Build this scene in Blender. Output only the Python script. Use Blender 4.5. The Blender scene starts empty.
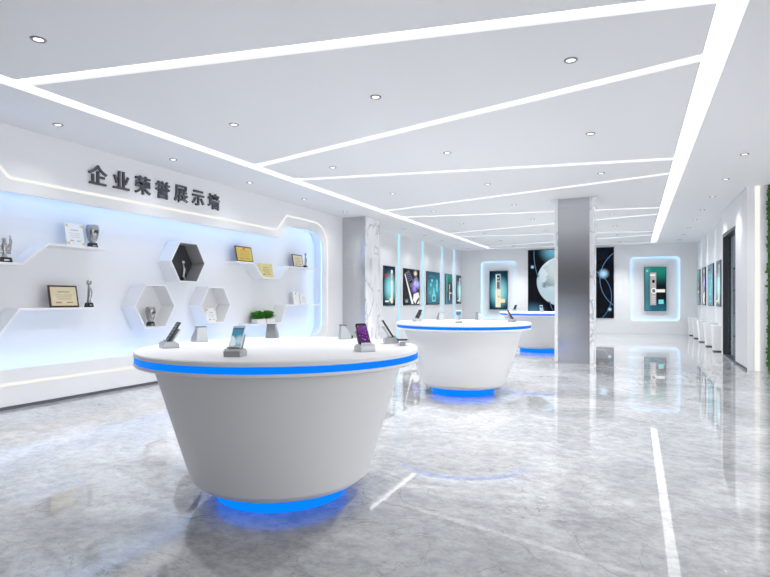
import bpy, bmesh, math, random
from mathutils import Vector, Matrix
random.seed(7)
S = bpy.context.scene
COL = S.collection
PI = math.pi

# ------------------------------------------------------------------ materials
def nmat(name):
    m = bpy.data.materials.new(name); m.use_nodes = True
    return m, m.node_tree.nodes, m.node_tree.links, m.node_tree.nodes['Principled BSDF']

def pbr(name, col, rough=.5, metal=0., noise=0., scale=20., bump=0., spec=None):
    m, N, L, B = nmat(name)
    B.inputs['Base Color'].default_value = (*col, 1)
    B.inputs['Roughness'].default_value = rough
    B.inputs['Metallic'].default_value = metal
    if spec is not None: B.inputs['Specular IOR Level'].default_value = spec
    tc = N.new('ShaderNodeTexCoord'); nz = N.new('ShaderNodeTexNoise')
    nz.inputs['Scale'].default_value = scale; nz.inputs['Detail'].default_value = 4
    L.new(tc.outputs['Object'], nz.inputs['Vector'])
    mr = N.new('ShaderNodeMapRange')
    mr.inputs['To Min'].default_value = max(.0, rough - .04); mr.inputs['To Max'].default_value = rough + .04
    L.new(nz.outputs['Fac'], mr.inputs['Value']); L.new(mr.outputs['Result'], B.inputs['Roughness'])
    if noise:
        mx = N.new('ShaderNodeMixRGB'); mx.blend_type = 'MULTIPLY'; mx.inputs['Fac'].default_value = noise
        mx.inputs['Color1'].default_value = (*col, 1); L.new(nz.outputs['Color'], mx.inputs['Color2'])
        cr = N.new('ShaderNodeValToRGB'); L.new(nz.outputs['Fac'], cr.inputs['Fac'])
        cr.color_ramp.elements[0].position = .3; cr.color_ramp.elements[1].position = .7
        cr.color_ramp.elements[0].color = (.35, .35, .35, 1)
        L.new(cr.outputs['Color'], mx.inputs['Color2']); L.new(mx.outputs['Color'], B.inputs['Base Color'])
    if bump:
        bp = N.new('ShaderNodeBump'); bp.inputs['Strength'].default_value = bump; bp.inputs['Distance'].default_value = .01
        L.new(nz.outputs['Fac'], bp.inputs['Height']); L.new(bp.outputs['Normal'], B.inputs['Normal'])
    return m

def emit(name, col, strength=1.):
    m, N, L, B = nmat(name)
    B.inputs['Base Color'].default_value = (0.004, .004, .004, 1); B.inputs['Specular IOR Level'].default_value = .02
    B.inputs['Emission Color'].default_value = (*col, 1)
    B.inputs['Emission Strength'].default_value = strength
    B.inputs['Roughness'].default_value = .4
    return m

def mth(N, L, op, a, b=None, c=None):
    n = N.new('ShaderNodeMath'); n.operation = op
    for i, v in enumerate((a, b, c)):
        if v is None: continue
        if isinstance(v, (int, float)): n.inputs[i].default_value = v
        else: L.new(v, n.inputs[i])
    return n.outputs[0]

def smooth(N, L, v, a, b, lo=0., hi=1.):
    n = N.new('ShaderNodeMapRange'); n.interpolation_type = 'SMOOTHSTEP'
    n.inputs['From Min'].default_value = a; n.inputs['From Max'].default_value = b
    n.inputs['To Min'].default_value = lo; n.inputs['To Max'].default_value = hi
    L.new(v, n.inputs['Value']); return n.outputs['Result']

def mixc(N, L, f, a, b, mode='MIX'):
    n = N.new('ShaderNodeMixRGB'); n.blend_type = mode
    for i, v in zip((0, 1, 2), (f, a, b)):
        if isinstance(v, tuple): n.inputs[i].default_value = (*v, 1)
        elif isinstance(v, (int, float)): n.inputs[i].default_value = v
        else: L.new(v, n.inputs[i])
    return n.outputs[0]

def dist2(N, L, u, v, cx, cy, asp):
    du = mth(N, L, 'SUBTRACT', u, cx); dv = mth(N, L, 'MULTIPLY', mth(N, L, 'SUBTRACT', v, cy), asp)
    return mth(N, L, 'SQRT', mth(N, L, 'ADD', mth(N, L, 'MULTIPLY', du, du), mth(N, L, 'MULTIPLY', dv, dv)))

def marble_floor():
    m, N, L, B = nmat('polished_grey_marble')
    tc = N.new('ShaderNodeTexCoord'); mp = N.new('ShaderNodeMapping')
    mp.inputs['Rotation'].default_value = (0, 0, .35); mp.inputs['Scale'].default_value = (.85, 1.0, 1)
    L.new(tc.outputs['Object'], mp.inputs['Vector'])
    n1 = N.new('ShaderNodeTexNoise'); n1.inputs['Scale'].default_value = 1.0; n1.inputs['Detail'].default_value = 10; n1.inputs['Roughness'].default_value = .68; n1.inputs['Distortion'].default_value = .9
    n2 = N.new('ShaderNodeTexNoise'); n2.inputs['Scale'].default_value = 12; n2.inputs['Detail'].default_value = 8; n2.inputs['Roughness'].default_value = .82
    n3 = N.new('ShaderNodeTexNoise'); n3.inputs['Scale'].default_value = 1.1; n3.inputs['Detail'].default_value = 6; n3.inputs['Distortion'].default_value = 1.6
    for n in (n1, n2, n3): L.new(mp.outputs['Vector'], n.inputs['Vector'])
    c1 = N.new('ShaderNodeValToRGB'); L.new(n1.outputs['Fac'], c1.inputs['Fac'])
    e = c1.color_ramp.elements; e[0].position = .34; e[0].color = (.32, .325, .335, 1); e[1].position = .66; e[1].color = (.57, .572, .58, 1)
    k = e.new(.5); k.color = (.45, .453, .46, 1)
    c2 = smooth(N, L, n2.outputs['Fac'], .32, .68, .70, 1.14)
    vein = mth(N, L, 'ABSOLUTE', mth(N, L, 'SUBTRACT', n3.outputs['Fac'], .5))
    vm = smooth(N, L, vein, .0, .005, .70, 1.)
    g = mth(N, L, 'MULTIPLY', c2, vm)
    cc = N.new('ShaderNodeCombineXYZ')
    for i in range(3): L.new(g, cc.inputs[i])
    col = mixc(N, L, 1., c1.outputs['Color'], cc.outputs[0], 'MULTIPLY')
    L.new(col, B.inputs['Base Color'])
    B.inputs['Roughness'].default_value = .0
    B.inputs['IOR'].default_value = 1.95
    return m

def marble_white():
    m, N, L, B = nmat('white_veined_marble')
    tc = N.new('ShaderNodeTexCoord'); mp = N.new('ShaderNodeMapping')
    mp.inputs['Rotation'].default_value = (.5, .3, .6); mp.inputs['Scale'].default_value = (1.3, 1.3, .7)
    L.new(tc.outputs['Object'], mp.inputs['Vector'])
    n3 = N.new('ShaderNodeTexNoise'); n3.inputs['Scale'].default_value = 1.3; n3.inputs['Detail'].default_value = 5; n3.inputs['Distortion'].default_value = 1.2
    n1 = N.new('ShaderNodeTexNoise'); n1.inputs['Scale'].default_value = 2.2; n1.inputs['Detail'].default_value = 6
    L.new(mp.outputs['Vector'], n3.inputs['Vector']); L.new(mp.outputs['Vector'], n1.inputs['Vector'])
    v = mth(N, L, 'ABSOLUTE', mth(N, L, 'SUBTRACT', n3.outputs['Fac'], .5))
    vm = smooth(N, L, v, 0, .03, 0, 1)
    base = mixc(N, L, smooth(N, L, n1.outputs['Fac'], .35, .65), (.74, .74, .75), (.86, .86, .86))
    L.new(mixc(N, L, vm, (.5, .5, .52), base), B.inputs['Base Color'])
    B.inputs['Roughness'].default_value = .12
    return m

def brushed_steel():
    m, N, L, B = nmat('brushed_steel')
    tc = N.new('ShaderNodeTexCoord'); mp = N.new('ShaderNodeMapping'); mp.inputs['Scale'].default_value = (90, 90, 90)
    nz = N.new('ShaderNodeTexNoise'); nz.inputs['Scale'].default_value = 3; nz.inputs['Detail'].default_value = 3
    L.new(tc.outputs['Object'], mp.inputs['Vector']); L.new(mp.outputs['Vector'], nz.inputs['Vector'])
    L.new(mixc(N, L, nz.outputs['Fac'], (.56, .565, .58), (.64, .645, .66)), B.inputs['Base Color'])
    B.inputs['Metallic'].default_value = 1
    L.new(smooth(N, L, nz.outputs['Fac'], .3, .7, .17, .23), B.inputs['Roughness'])
    return m

def art_mat(kind, strength=.8):
    m, N, L, B = nmat('artwork_' + kind)
    uv = N.new('ShaderNodeUVMap'); sp = N.new('ShaderNodeSeparateXYZ'); L.new(uv.outputs['UV'], sp.inputs[0])
    u, v = sp.outputs[0], sp.outputs[1]
    nz = N.new('ShaderNodeTexNoise'); nz.inputs['Scale'].default_value = 6; nz.inputs['Detail'].default_value = 5
    L.new(uv.outputs['UV'], nz.inputs['Vector'])
    if kind == 'teal_glow':
        d = dist2(N, L, u, v, .55, .45, 1.5)
        c = mixc(N, L, smooth(N, L, d, .08, .75), (.28, .78, .85), (.004, .06, .11))
        c = mixc(N, L, smooth(N, L, d, .5, 1.0), c, (.002, .008, .02))
    elif kind == 'burst':
        d = dist2(N, L, u, v, .72, .6, 1.5)
        c = mixc(N, L, smooth(N, L, mth(N, L, 'ADD', d, mth(N, L, 'MULTIPLY', mth(N, L, 'SUBTRACT', nz.outputs['Fac'], .5), .6)), .03, .34), (.5, .5, 1.), (.004, .004, .006))
        c = mixc(N, L, smooth(N, L, dist2(N, L, u, v, .72, .9, 1.5), .02, .16), (1, .8, .6), c)
        c = mixc(N, L, smooth(N, L, dist2(N, L, u, v, .65, .45, 1.5), .05, .25, .7, 0), c, (.35, .2, .9))
    elif kind == 'circuit':
        vo = N.new('ShaderNodeTexVoronoi'); vo.inputs['Scale'].default_value = 13; L.new(uv.outputs['UV'], vo.inputs['Vector'])
        d = dist2(N, L, u, v, .5, .45, 1.4)
        c = mixc(N, L, smooth(N, L, d, .1, .8), (.07, .3, .38), (.02, .1, .16))
        c = mixc(N, L, smooth(N, L, vo.outputs['Distance'], .12, .3, .28, 0), c, (.2, .75, .8))
    elif kind == 'green_dark':
        c = mixc(N, L, smooth(N, L, v, .55, .95), (.004, .008, .012), (.012, .22, .17))
        c = mixc(N, L, smooth(N, L, v, .0, .3, .8, 0), c, (.02, .16, .25))
        c = mixc(N, L, smooth(N, L, mth(N, L, 'ABSOLUTE', mth(N, L, 'SUBTRACT', u, .1)), 0, .3, .5, 0), c, (.1, .4, .45))
    else:  # space, aspect 3.08 : 2.6
        a = .844
        d = dist2(N, L, u, v, .415, .53, a)
        n2 = N.new('ShaderNodeTexNoise'); n2.inputs['Scale'].default_value = 4.5; n2.inputs['Detail'].default_value = 6; L.new(uv.outputs['UV'], n2.inputs['Vector'])
        land = smooth(N, L, n2.outputs['Fac'], .47, .54)
        gl = mixc(N, L, land, (.46, .6, .68), (.07, .13, .18))
        gl = mixc(N, L, smooth(N, L, dist2(N, L, u, v, .4, .75, a), .1, .4, .75, 0), gl, (.72, .82, .86))
        bg = mixc(N, L, smooth(N, L, nz.outputs['Fac'], .55, .85), (.001, .0015, .004), (.003, .015, .05))
        bg = mixc(N, L, smooth(N, L, dist2(N, L, u, v, .06, .0, a), .0, .22, .8, 0), bg, (.1, .34, .55))
        bg = mixc(N, L, smooth(N, L, dist2(N, L, u, v, .32, 1.0, a), .02, .22, .9, 0), bg, (.16, .45, .62))
        for (cx, cy, r, w, col) in ((.95, .95, .88, .006, (.2, .5, .8)), (1.25, .55, .40, .006, (.2, .5, .9)), (.62, .3, .36, .007, (.12, .35, .8))):
            e = mth(N, L, 'ABSOLUTE', mth(N, L, 'SUBTRACT', dist2(N, L, u, v, cx, cy, a), r))
            bg = mixc(N, L, smooth(N, L, e, .0, w, .55, 0), bg, col)
        for (cx, cy, r) in ((.89, .63, .075), (.05, .75, .03), (.96, .12, .03)):
            bg = mixc(N, L, smooth(N, L, dist2(N, L, u, v, cx, cy, a), .0, r, 1, 0), bg, (.45, .75, 1.))
        c = mixc(N, L, smooth(N, L, d, .305, .315), gl, bg)
    B.inputs['Base Color'].default_value = (.006, .006, .006, 1)
    B.inputs['Roughness'].default_value = .15; B.inputs['Specular IOR Level'].default_value = .06
    L.new(c, B.inputs['Emission Color']); B.inputs['Emission Strength'].default_value = strength
    return m

def glass_mat():
    m, N, L, B = nmat('clear_door_glass')
    tr = N.new('ShaderNodeBsdfTransparent'); tr.inputs['Color'].default_value = (.80, .86, .9, 1)
    gl = N.new('ShaderNodeBsdfGlossy'); gl.inputs['Roughness'].default_value = .0
    mx = N.new('ShaderNodeMixShader'); mx.inputs[0].default_value = .22; L.new(tr.outputs[0], mx.inputs[1]); L.new(gl.outputs[0], mx.inputs[2])
    L.new(mx.outputs[0], N['Material Output'].inputs['Surface'])
    return m

M = dict(
    paint=pbr('white_wall_paint', (.80, .80, .81), .55, scale=40, spec=.3),
    backwall=pbr('grey_back_wall', (.16, .16, .17), .6, scale=30), ceil=pbr('white_ceiling_paint', (.80, .80, .81), .7, scale=40, spec=.2),
    gloss_white=pbr('white_lacquer', (.82, .82, .82), .6, scale=60, spec=.3),
    body_shaded=pbr('white_lacquer_shaded', (.77, .77, .775), .6, scale=60, spec=.3),  # same white as the tabletop, darkened to carry the body's shade
    shelf_white=pbr('white_shelf_lacquer', (.84, .84, .85), .4, scale=8),
    floor=marble_floor(), marble=marble_white(), steel=brushed_steel(),
    black=pbr('black_plastic', (.012, .012, .014), .3, scale=30),
    dark=pbr('dark_grey_metal', (.045, .05, .055), .35, .3, scale=30),
    toe=pbr('dark_grey_skirting', (.10, .105, .12), .45, scale=30),
    letter=pbr('dark_grey_acrylic', (.075, .08, .095), .35, scale=30),
    silver=pbr('polished_silver', (.46, .46, .45), .25, 1., noise=.3, scale=30),
    chrome=pbr('satin_aluminium', (.47, .48, .50), .3, .85, noise=.0, scale=20),
    ring=pbr('grey_ring_metal', (.28, .28, .30), .35, .7, scale=20),
    hexgrey=pbr('grey_niche_lining', (.36, .36, .37), .45, scale=15),
    hexdark=pbr('charcoal_niche_back', (.045, .047, .052), .3, scale=15),
    wood=pbr('dark_red_brown_wood', (.075, .022, .014), .35, noise=.5, scale=25),
    parch=pbr('cream_certificate_paper', (.70, .62, .42), .5, noise=.12, scale=14),
    paper=pbr('white_certificate_paper', (.82, .82, .80), .5, noise=.04, scale=14),
    gold=pbr('gold_foil', (.74, .53, .10), .35, .25, noise=.25, scale=18),
    palegold=pbr('pale_gold_foil', (.78, .66, .30), .35, .2, noise=.3, scale=18),
    ink=pbr('brown_ink', (.36, .26, .12), .6, scale=20),
    greyink=pbr('grey_ink', (.45, .45, .46), .6, scale=20),
    red=pbr('red_ink', (.72, .03, .02), .5, scale=20),
    leaf=pbr('green_leaf', (.08, .34, .035), .45, noise=.5, scale=30),
    leaf2=pbr('green_wall_leaf', (.06, .22, .025), .5, noise=.55, scale=12),
    soil=pbr('dark_soil', (.03, .022, .015), .9, noise=.5, scale=60),
    phonewhite=pbr('white_phone_glass', (.82, .83, .84), .2, scale=20),
    glass=glass_mat(),
    strip=emit('ceiling_light_diffuser', (.985, .99, 1), 1.9),
    spotlens=emit('downlight_lens', (1, .98, .95), 3.),
    blue=emit('blue_led_band', (.0, .19, 1.), 1.0),
    blueglow=emit('blue_led_plinth', (.0, .17, 1.), 1.25),
    sky=emit('pale_blue_led', (.24, .50, 1.), 7.),
    skyline=emit('pale_blue_led_line', (.42, .74, 1.), 1.0),
    halo=emit('pale_blue_led_halo', (.28, .62, 1.), 3.6),
    faintline=emit('faint_blue_led_line', (.50, .76, 1.), .9),
    cream=emit('warm_white_led_line', (1, .975, .92), .84),
    teal=art_mat('teal_glow', .85), burst=art_mat('burst', .9), circuit=art_mat('circuit', .9), green=art_mat('green_dark', .9), space=art_mat('space', .9),
    pwhite=emit('print_white', (.92, .92, .90), .85), pcream=emit('print_cream', (.95, .86, .6), .85), psilver=emit('print_silver', (.5, .47, .5), .8),
    pblack=emit('print_black', (.01, .01, .015), .5), pred=emit('print_red', (.7, .03, .06), .8), pcyan=emit('print_cyan', (.2, .8, .85), .8), pgrey=emit('print_grey', (.16, .17, .2), .8),
    ppurple=emit('print_purple', (.4, .3, .9), .8), pgreen=emit('print_green', (.02, .5, .4), .8),
)
def screen_mat(kind):
    m, N, L, B = nmat('phone_screen_' + kind)
    uv = N.new('ShaderNodeUVMap'); sp = N.new('ShaderNodeSeparateXYZ'); L.new(uv.outputs['UV'], sp.inputs[0]); u, v = sp.outputs[0], sp.outputs[1]
    if kind == 'blue':
        d = dist2(N, L, u, v, -.1, .1, 1.3)
        c = mixc(N, L, smooth(N, L, d, .55, .7), (.62, .72, .74), (.06, .24, .36))
        c = mixc(N, L, smooth(N, L, dist2(N, L, u, v, .8, .3, 1.5), .15, .6, .8, 0), c, (.5, .66, .74))
        c = mixc(N, L, smooth(N, L, v, .9, 1.), c, (.02, .07, .12))
    elif kind == 'purple':
        vo = N.new('ShaderNodeTexVoronoi'); vo.inputs['Scale'].default_value = 6; L.new(uv.outputs['UV'], vo.inputs['Vector'])
        c = mixc(N, L, smooth(N, L, vo.outputs['Distance'], .1, .3), (.62, .35, .8), (.10, .012, .16))
        c = mixc(N, L, smooth(N, L, v, .4, .9, 0, .35), c, (.3, .1, .42))
    else:
        vo = N.new('ShaderNodeTexVoronoi'); vo.inputs['Scale'].default_value = 5; vo.inputs['Randomness'].default_value = .2; L.new(uv.outputs['UV'], vo.inputs['Vector'])
        hs = N.new('ShaderNodeHueSaturation'); L.new(vo.outputs['Color'], hs.inputs['Color']); hs.inputs['Value'].default_value = .45
        c = mixc(N, L, smooth(N, L, vo.outputs['Distance'], .22, .3), hs.outputs['Color'], (.006, .006, .01))
    B.inputs['Base Color'].default_value = (.01, .01, .01, 1); B.inputs['Roughness'].default_value = .1; B.inputs['Specular IOR Level'].default_value = .15
    L.new(c, B.inputs['Emission Color']); B.inputs['Emission Strength'].default_value = .85
    return m
for k_ in ('blue', 'purple', 'icons'): M['scr_' + k_] = screen_mat(k_)

# ------------------------------------------------------------------ mesh helpers
class MB:
    def __init__(s): s.v = []; s.f = []; s.mi = []; s.uv = {}
    def add(s, vs, fs, mi=0):
        o = len(s.v); s.v += [tuple(v) for v in vs]
        for f in fs: s.f.append([o + i for i in f]); s.mi.append(mi)
        return s
    def box(s, c, d, R=None, mi=0):
        x, y, z = (q / 2 for q in d)
        vs = [Vector(p) for p in ((-x, -y, -z), (x, -y, -z), (x, y, -z), (-x, y, -z), (-x, -y, z), (x, -y, z), (x, y, z), (-x, y, z))]
        if R: vs = [R @ v for v in vs]
        vs = [v + Vector(c) for v in vs]
        return s.add(vs, [(0, 3, 2, 1), (4, 5, 6, 7), (0, 1, 5, 4), (1, 2, 6, 5), (2, 3, 7, 6), (3, 0, 4, 7)], mi)
    def quad_uv(s, x0, y0, x1, y1, z, mi=0):
        s.uv[len(s.f)] = [(0, 0), (1, 0), (1, 1), (0, 1)]
        return s.add([(x0, y0, z), (x1, y0, z), (x1, y1, z), (x0, y1, z)], [(0, 1, 2, 3)], mi)
    def flat(s, pts, z, mi=0):
        return s.add([(x, y, z) for x, y in pts], [tuple(range(len(pts)))], mi)
    def prism(s, pts, a, b, axis='X', mi=0):          # pts: 2-D polygon, ccw seen from +axis
        def P(p, t): return {'X': (t, p[0], p[1]), 'Y': (p[0], t, p[1]), 'Z': (p[0], p[1], t)}[axis]
        n = len(pts); vs = [P(p, a) for p in pts] + [P(p, b) for p in pts]
        fs = [tuple(range(n))[::-1], tuple(range(n, 2 * n))] + [(i, (i + 1) % n, n + (i + 1) % n, n + i) for i in range(n)]
        return s.add(vs, fs, mi)
    def ring(s, pin, pout, a, b, axis='X', mi=0, closed=True):
        def P(p, t): return {'X': (t, p[0], p[1]), 'Y': (p[0], t, p[1]), 'Z': (p[0], p[1], t)}[axis]
        n = len(pin); o = [P(p, a) for p in pin] + [P(p, a) for p in pout] + [P(p, b) for p in pin] + [P(p, b) for p in pout]
        fs = []
        for i in range(n if closed else n - 1):
            j = (i + 1) % n
            fs += [(i, j, n + j, n + i), (2 * n + i, 3 * n + i, 3 * n + j, 2 * n + j), (i, 2 * n + i, 2 * n + j, j), (n + i, n + j, 3 * n + j, 3 * n + i)]
        if not closed: fs += [(0, n, 3 * n, 2 * n), (n - 1, 3 * n - 1, 4 * n - 1, 2 * n - 1)]
        return s.add(o, fs, mi)
    def lathe(s, prof, seg=32, c=(0, 0, 0), mi=0, cap=True):
        n = len(prof); vs = []
        for i in range(seg):
            a = 2 * PI * i / seg
            for r, z in prof: vs.append((c[0] + r * math.cos(a), c[1] + r * math.sin(a), c[2] + z))
        fs = []
        for i in range(seg):
            j = (i + 1) % seg
            for k in range(n - 1): fs.append((i * n + k, j * n + k, j * n + k + 1, i * n + k + 1))
        if cap:
            fs.append(tuple(i * n for i in range(seg))[::-1]); fs.append(tuple(i * n + n - 1 for i in range(seg)))
        return s.add(vs, fs, mi)
    def tube(s, path, rad, seg=10, mi=0, flat=1.):
        path = [Vector(p) for p in path]; n = len(path)
        if isinstance(rad, (int, float)): rad = [rad] * n
        vs = []
        for i, p in enumerate(path):
            t = (path[min(i + 1, n - 1)] - path[max(i - 1, 0)]).normalized()
            up = Vector((1, 0, 0)) if abs(t.x) < .9 else Vector((0, 1, 0))
            a = t.cross(up).normalized(); b = t.cross(a).normalized()
            for k in range(seg):
                w = 2 * PI * k / seg; vs.append(p + a * math.cos(w) * rad[i] + b * math.sin(w) * rad[i] * flat)
        fs = [(i * seg + k, i * seg + (k + 1) % seg, (i + 1) * seg + (k + 1) % seg, (i + 1) * seg + k) for i in range(n - 1) for k in range(seg)]
        fs += [tuple(range(seg))[::-1], tuple(range((n - 1) * seg, n * seg))]
        return s.add(vs, fs, mi)
    def ball(s, c, r, seg=16, mi=0):
        prof = [(max(.0005, r[0] * math.sin(PI * i / 10)), -r[2] * math.cos(PI * i / 10)) for i in range(11)]
        o = len(s.v); s.lathe(prof, seg, c, mi)
        k = r[1] / r[0]
        for i in range(o, len(s.v)):
            x, y, z = s.v[i]; s.v[i] = (x, c[1] + (y - c[1]) * k, z)
        return s
    def mesh(s, name, mats):
        me = bpy.data.meshes.new(name); me.from_pydata(s.v, [], s.f)
        for m in mats: me.materials.append(m)
        for p, i in zip(me.polygons, s.mi): p.material_index = i
        if s.uv:
            ul = me.uv_layers.new(name='UVMap')
            for fi, c in s.uv.items():
                for k, li in enumerate(me.polygons[fi].loop_indices): ul.data[li].uv = c[k]
        bm = bmesh.new(); bm.from_mesh(me)
        if not s.uv: bmesh.ops.recalc_face_normals(bm, faces=bm.faces)
        bm.to_mesh(me); bm.free(); me.update()
        return me
    def build(s, name, mats, parent=None, smooth=False, bevel=0., loc=None):
        if not isinstance(mats, (list, tuple)): mats = [mats]
        me = s.mesh(name, mats)
        if bevel:
            bm = bmesh.new(); bm.from_mesh(me)
            es = [e for e in bm.edges if len(e.link_faces) == 2 and e.calc_face_angle(0) > .6]
            bmesh.ops.bevel(bm, geom=es, offset=bevel, segments=2, profile=.5, affect='EDGES', clamp_overlap=True)
            bm.to_mesh(me); bm.free()
        return link(name, me, parent, smooth, loc)

def link(name, me, parent=None, smooth=False, loc=None):
    if smooth:
        me.polygons.foreach_set('use_smooth', [True] * len(me.polygons))
        try: me.set_sharp_from_angle(angle=math.radians(38))
        except Exception: pass
    o = bpy.data.objects.new(name, me); COL.objects.link(o)
    if loc: o.location = loc
    if parent: o.parent = parent
    return o

def boolean(mb, cutters):
    base = mb.build('tmp', M['paint']); tmp = [base]
    for c in cutters:
        o = c.build('tmpc', M['paint']); tmp.append(o)
        md = base.modifiers.new('b', 'BOOLEAN'); md.operation = 'DIFFERENCE'; md.solver = 'EXACT'; md.object = o
    dg = bpy.context.evaluated_depsgraph_get(); dg.update()
    me = bpy.data.meshes.new_from_object(base.evaluated_get(dg))
    for o in tmp:
        d = o.data; bpy.data.objects.remove(o); bpy.data.meshes.remove(d)
    me.materials.clear()
    return me

def tag(o, label=None, cat=None, group=None, kind=None):
    if label: o['label'] = label
    if cat: o['category'] = cat
    if group: o['group'] = group
    if kind: o['kind'] = kind
    return o
def thing(name, label, cat, loc=(0, 0, 0), rot=(0, 0, 0), group=None):
    o = bpy.data.objects.new(name, None); COL.objects.link(o); o.location = loc; o.rotation_euler = rot
    o.empty_display_size = .1
    return tag(o, label, cat, group)
def struct(name, me_or_mb, mat, label=None):
    if isinstance(me_or_mb, MB): o = me_or_mb.build(name, mat)
    else: me_or_mb.materials.append(mat); o = link(name, me_or_mb)
    return tag(o, label, None, None, 'structure')
def copy_tree(o, parent=None):
    c = o.copy(); COL.objects.link(c)
    if parent: c.parent = parent
    for ch in list(o.children): copy_tree(ch, c)
    return c

def fillet(pts, rads, n=8):
    out = []; m = len(pts)
    for i, (p, r) in enumerate(zip(pts, rads)):
        p = Vector(p); a = Vector(pts[i - 1]) - p; b = Vector(pts[(i + 1) % m]) - p
        if r <= 0: out.append(tuple(p)); continue
        ua, ub = a.normalized(), b.normalized()
        ang = ua.angle(ub); t = min(r / math.tan(ang / 2), a.length * .49, b.length * .49); r2 = t * math.tan(ang / 2)
        c = p + (ua + ub).normalized() * (r2 / math.sin(ang / 2))
        s0 = p + ua * t - c; s1 = p + ub * t - c
        a0 = math.atan2(s0.y, s0.x); d = math.atan2(s1.y, s1.x) - a0
        while d > PI: d -= 2 * PI
        while d < -PI: d += 2 * PI
        for k in range(n + 1): w = a0 + d * k / n; out.append((c.x + r2 * math.cos(w), c.y + r2 * math.sin(w)))
    return out
def offset(pts, d):      # closed ccw polygon, d > 0 grows it
    out = []; m = len(pts)
    for i in range(m):
        a, p, b = Vector(pts[i - 1]), Vector(pts[i]), Vector(pts[(i + 1) % m])
        n1 = (p - a); n1 = Vector((n1.y, -n1.x)).normalized(); n2 = (b - p); n2 = Vector((n2.y, -n2.x)).normalized()
        nn = (n1 + n2); L = nn.length
        nn = nn / L if L > 1e-6 else n1
        out.append(tuple(p + nn * d / max(.5, nn.dot(n1))))
    return out
def rrect(x0, y0, x1, y1, r, n=6): return fillet([(x0, y0), (x1, y0), (x1, y1), (x0, y1)], [r] * 4, n)

# ------------------------------------------------------------------ dimensions
XL, XB, XL2, XR, XD, YF, H = -6.377, -6.65, -6.45, 1.95, 1.767, 21.47, 3.195
Y0 = -6.0; XE = 5.2
TR = .085      # depth of ceiling light troughs

# ------------------------------------------------------------------ room shell
struct('floor', MB().box(((-6.9 + XE) / 2, (Y0 + 21.8) / 2, -.1), (XE + 6.9, 21.8 - Y0, .2)), M['floor'])

long_strips = [(-5.217, -5.02, -1.2, 20.95), (.494, .682, -1.2, 20.95)]
diag = [((-5.02, 3.08), (.494, 4.10)), ((-5.02, 6.44), (.494, 5.06)), ((-5.02, 7.46), (.494, 8.55)), ((-5.02, 10.92), (.494, 9.52)), ((-5.02, 11.95), (.494, 13.01)),
        ((-5.02, 15.46), (.494, 13.95)), ((-5.02, 16.4), (.494, 17.45)), ((-5.02, 20.0), (.494, 18.4)), ((-5.02, 20.86), (.494, 20.86))]
def diag_poly(p, q, w):
    a, b = Vector(p), Vector(q); hw = w / 2 / abs((b - a).normalized().x)
    return [(a.x, a.y - hw), (b.x, b.y - hw), (b.x, b.y + hw), (a.x, a.y + hw)]
DW = .15
cuts = []
for (a, b, c, d) in long_strips: cuts.append(MB().box(((a + b) / 2, (c + d) / 2, H), (b - a, d - c, 2 * TR)))
for i, (p, q) in enumerate(diag):
    P = diag_poly(p, q, DW)
    e = .01; P = [(P[0][0] - e, P[0][1]), (P[1][0] + e, P[1][1]), (P[2][0] + e, P[2][1]), (P[3][0] - e, P[3][1])]
    cuts.append(MB().prism(P, H - TR, H + TR - .0008 * (i + 1), 'Z'))
ceil_me = boolean(MB().box(((-6.9 + XE) / 2, (Y0 + 21.8) / 2, H + .15), (XE + 6.9, 21.8 - Y0, .3)), cuts)
struct('ceiling', ceil_me, M['ceil'])

# left display wall with the lit recess
MY = 6.27
def sym(pts): return [(2 * MY - y, z) for y, z in pts]
half = [(10.48, .448), (10.48, 2.72), (9.17, 2.72), (8.88, 2.445)]
opening_pts = half + sym(half)[::-1]; opening_r = [.3, .38, .06, .05] + [.05, .06, .38, .3]
# order: bottom right, right top, bump, notch, ... bottom left  (ccw in Y-Z)
opening = fillet(opening_pts, opening_r)
slab = MB().box(((XL - 6.95) / 2, (Y0 + 11.9) / 2, H / 2), (XL + 6.95, 11.9 - Y0, H))
wl = boolean(slab, [MB().prism(opening, XL - .035, XL + .2, 'X'), MB().prism(offset(opening, .09), XB, XL - .03, 'X')])
struct('wall_left', wl, M['paint'])
struct('wall_left.001', MB().box(((XL2 - 6.95) / 2, (11.9 + 21.8) / 2, H / 2), (XL2 + 6.95, 21.8 - 11.9, H)), M['paint'])
struct('baseboard_left', MB().box((XL + .004, (Y0 + 11.39) / 2, .018), (.008, 11.39 - Y0, .036)), M['toe'])

# far wall with two rounded niches
nichL = rrect(-5.634, .466, -4.255, 2.745, .16); nichR = rrect(-.151, .466, 1.434, 2.742, .16)
far = MB().box(((XL2 + XR) / 2, YF + .15, H / 2), (XR - XL2, .3, H))
wf = boolean(far, [MB().prism(n_, YF - .1, YF + .016, 'Y') for n_ in (nichL, nichR)] + [MB().prism(offset(n_, .035), YF + .013, YF + .08, 'Y') for n_ in (nichL, nichR)])
struct('wall_far', wf, M['paint'])

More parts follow.
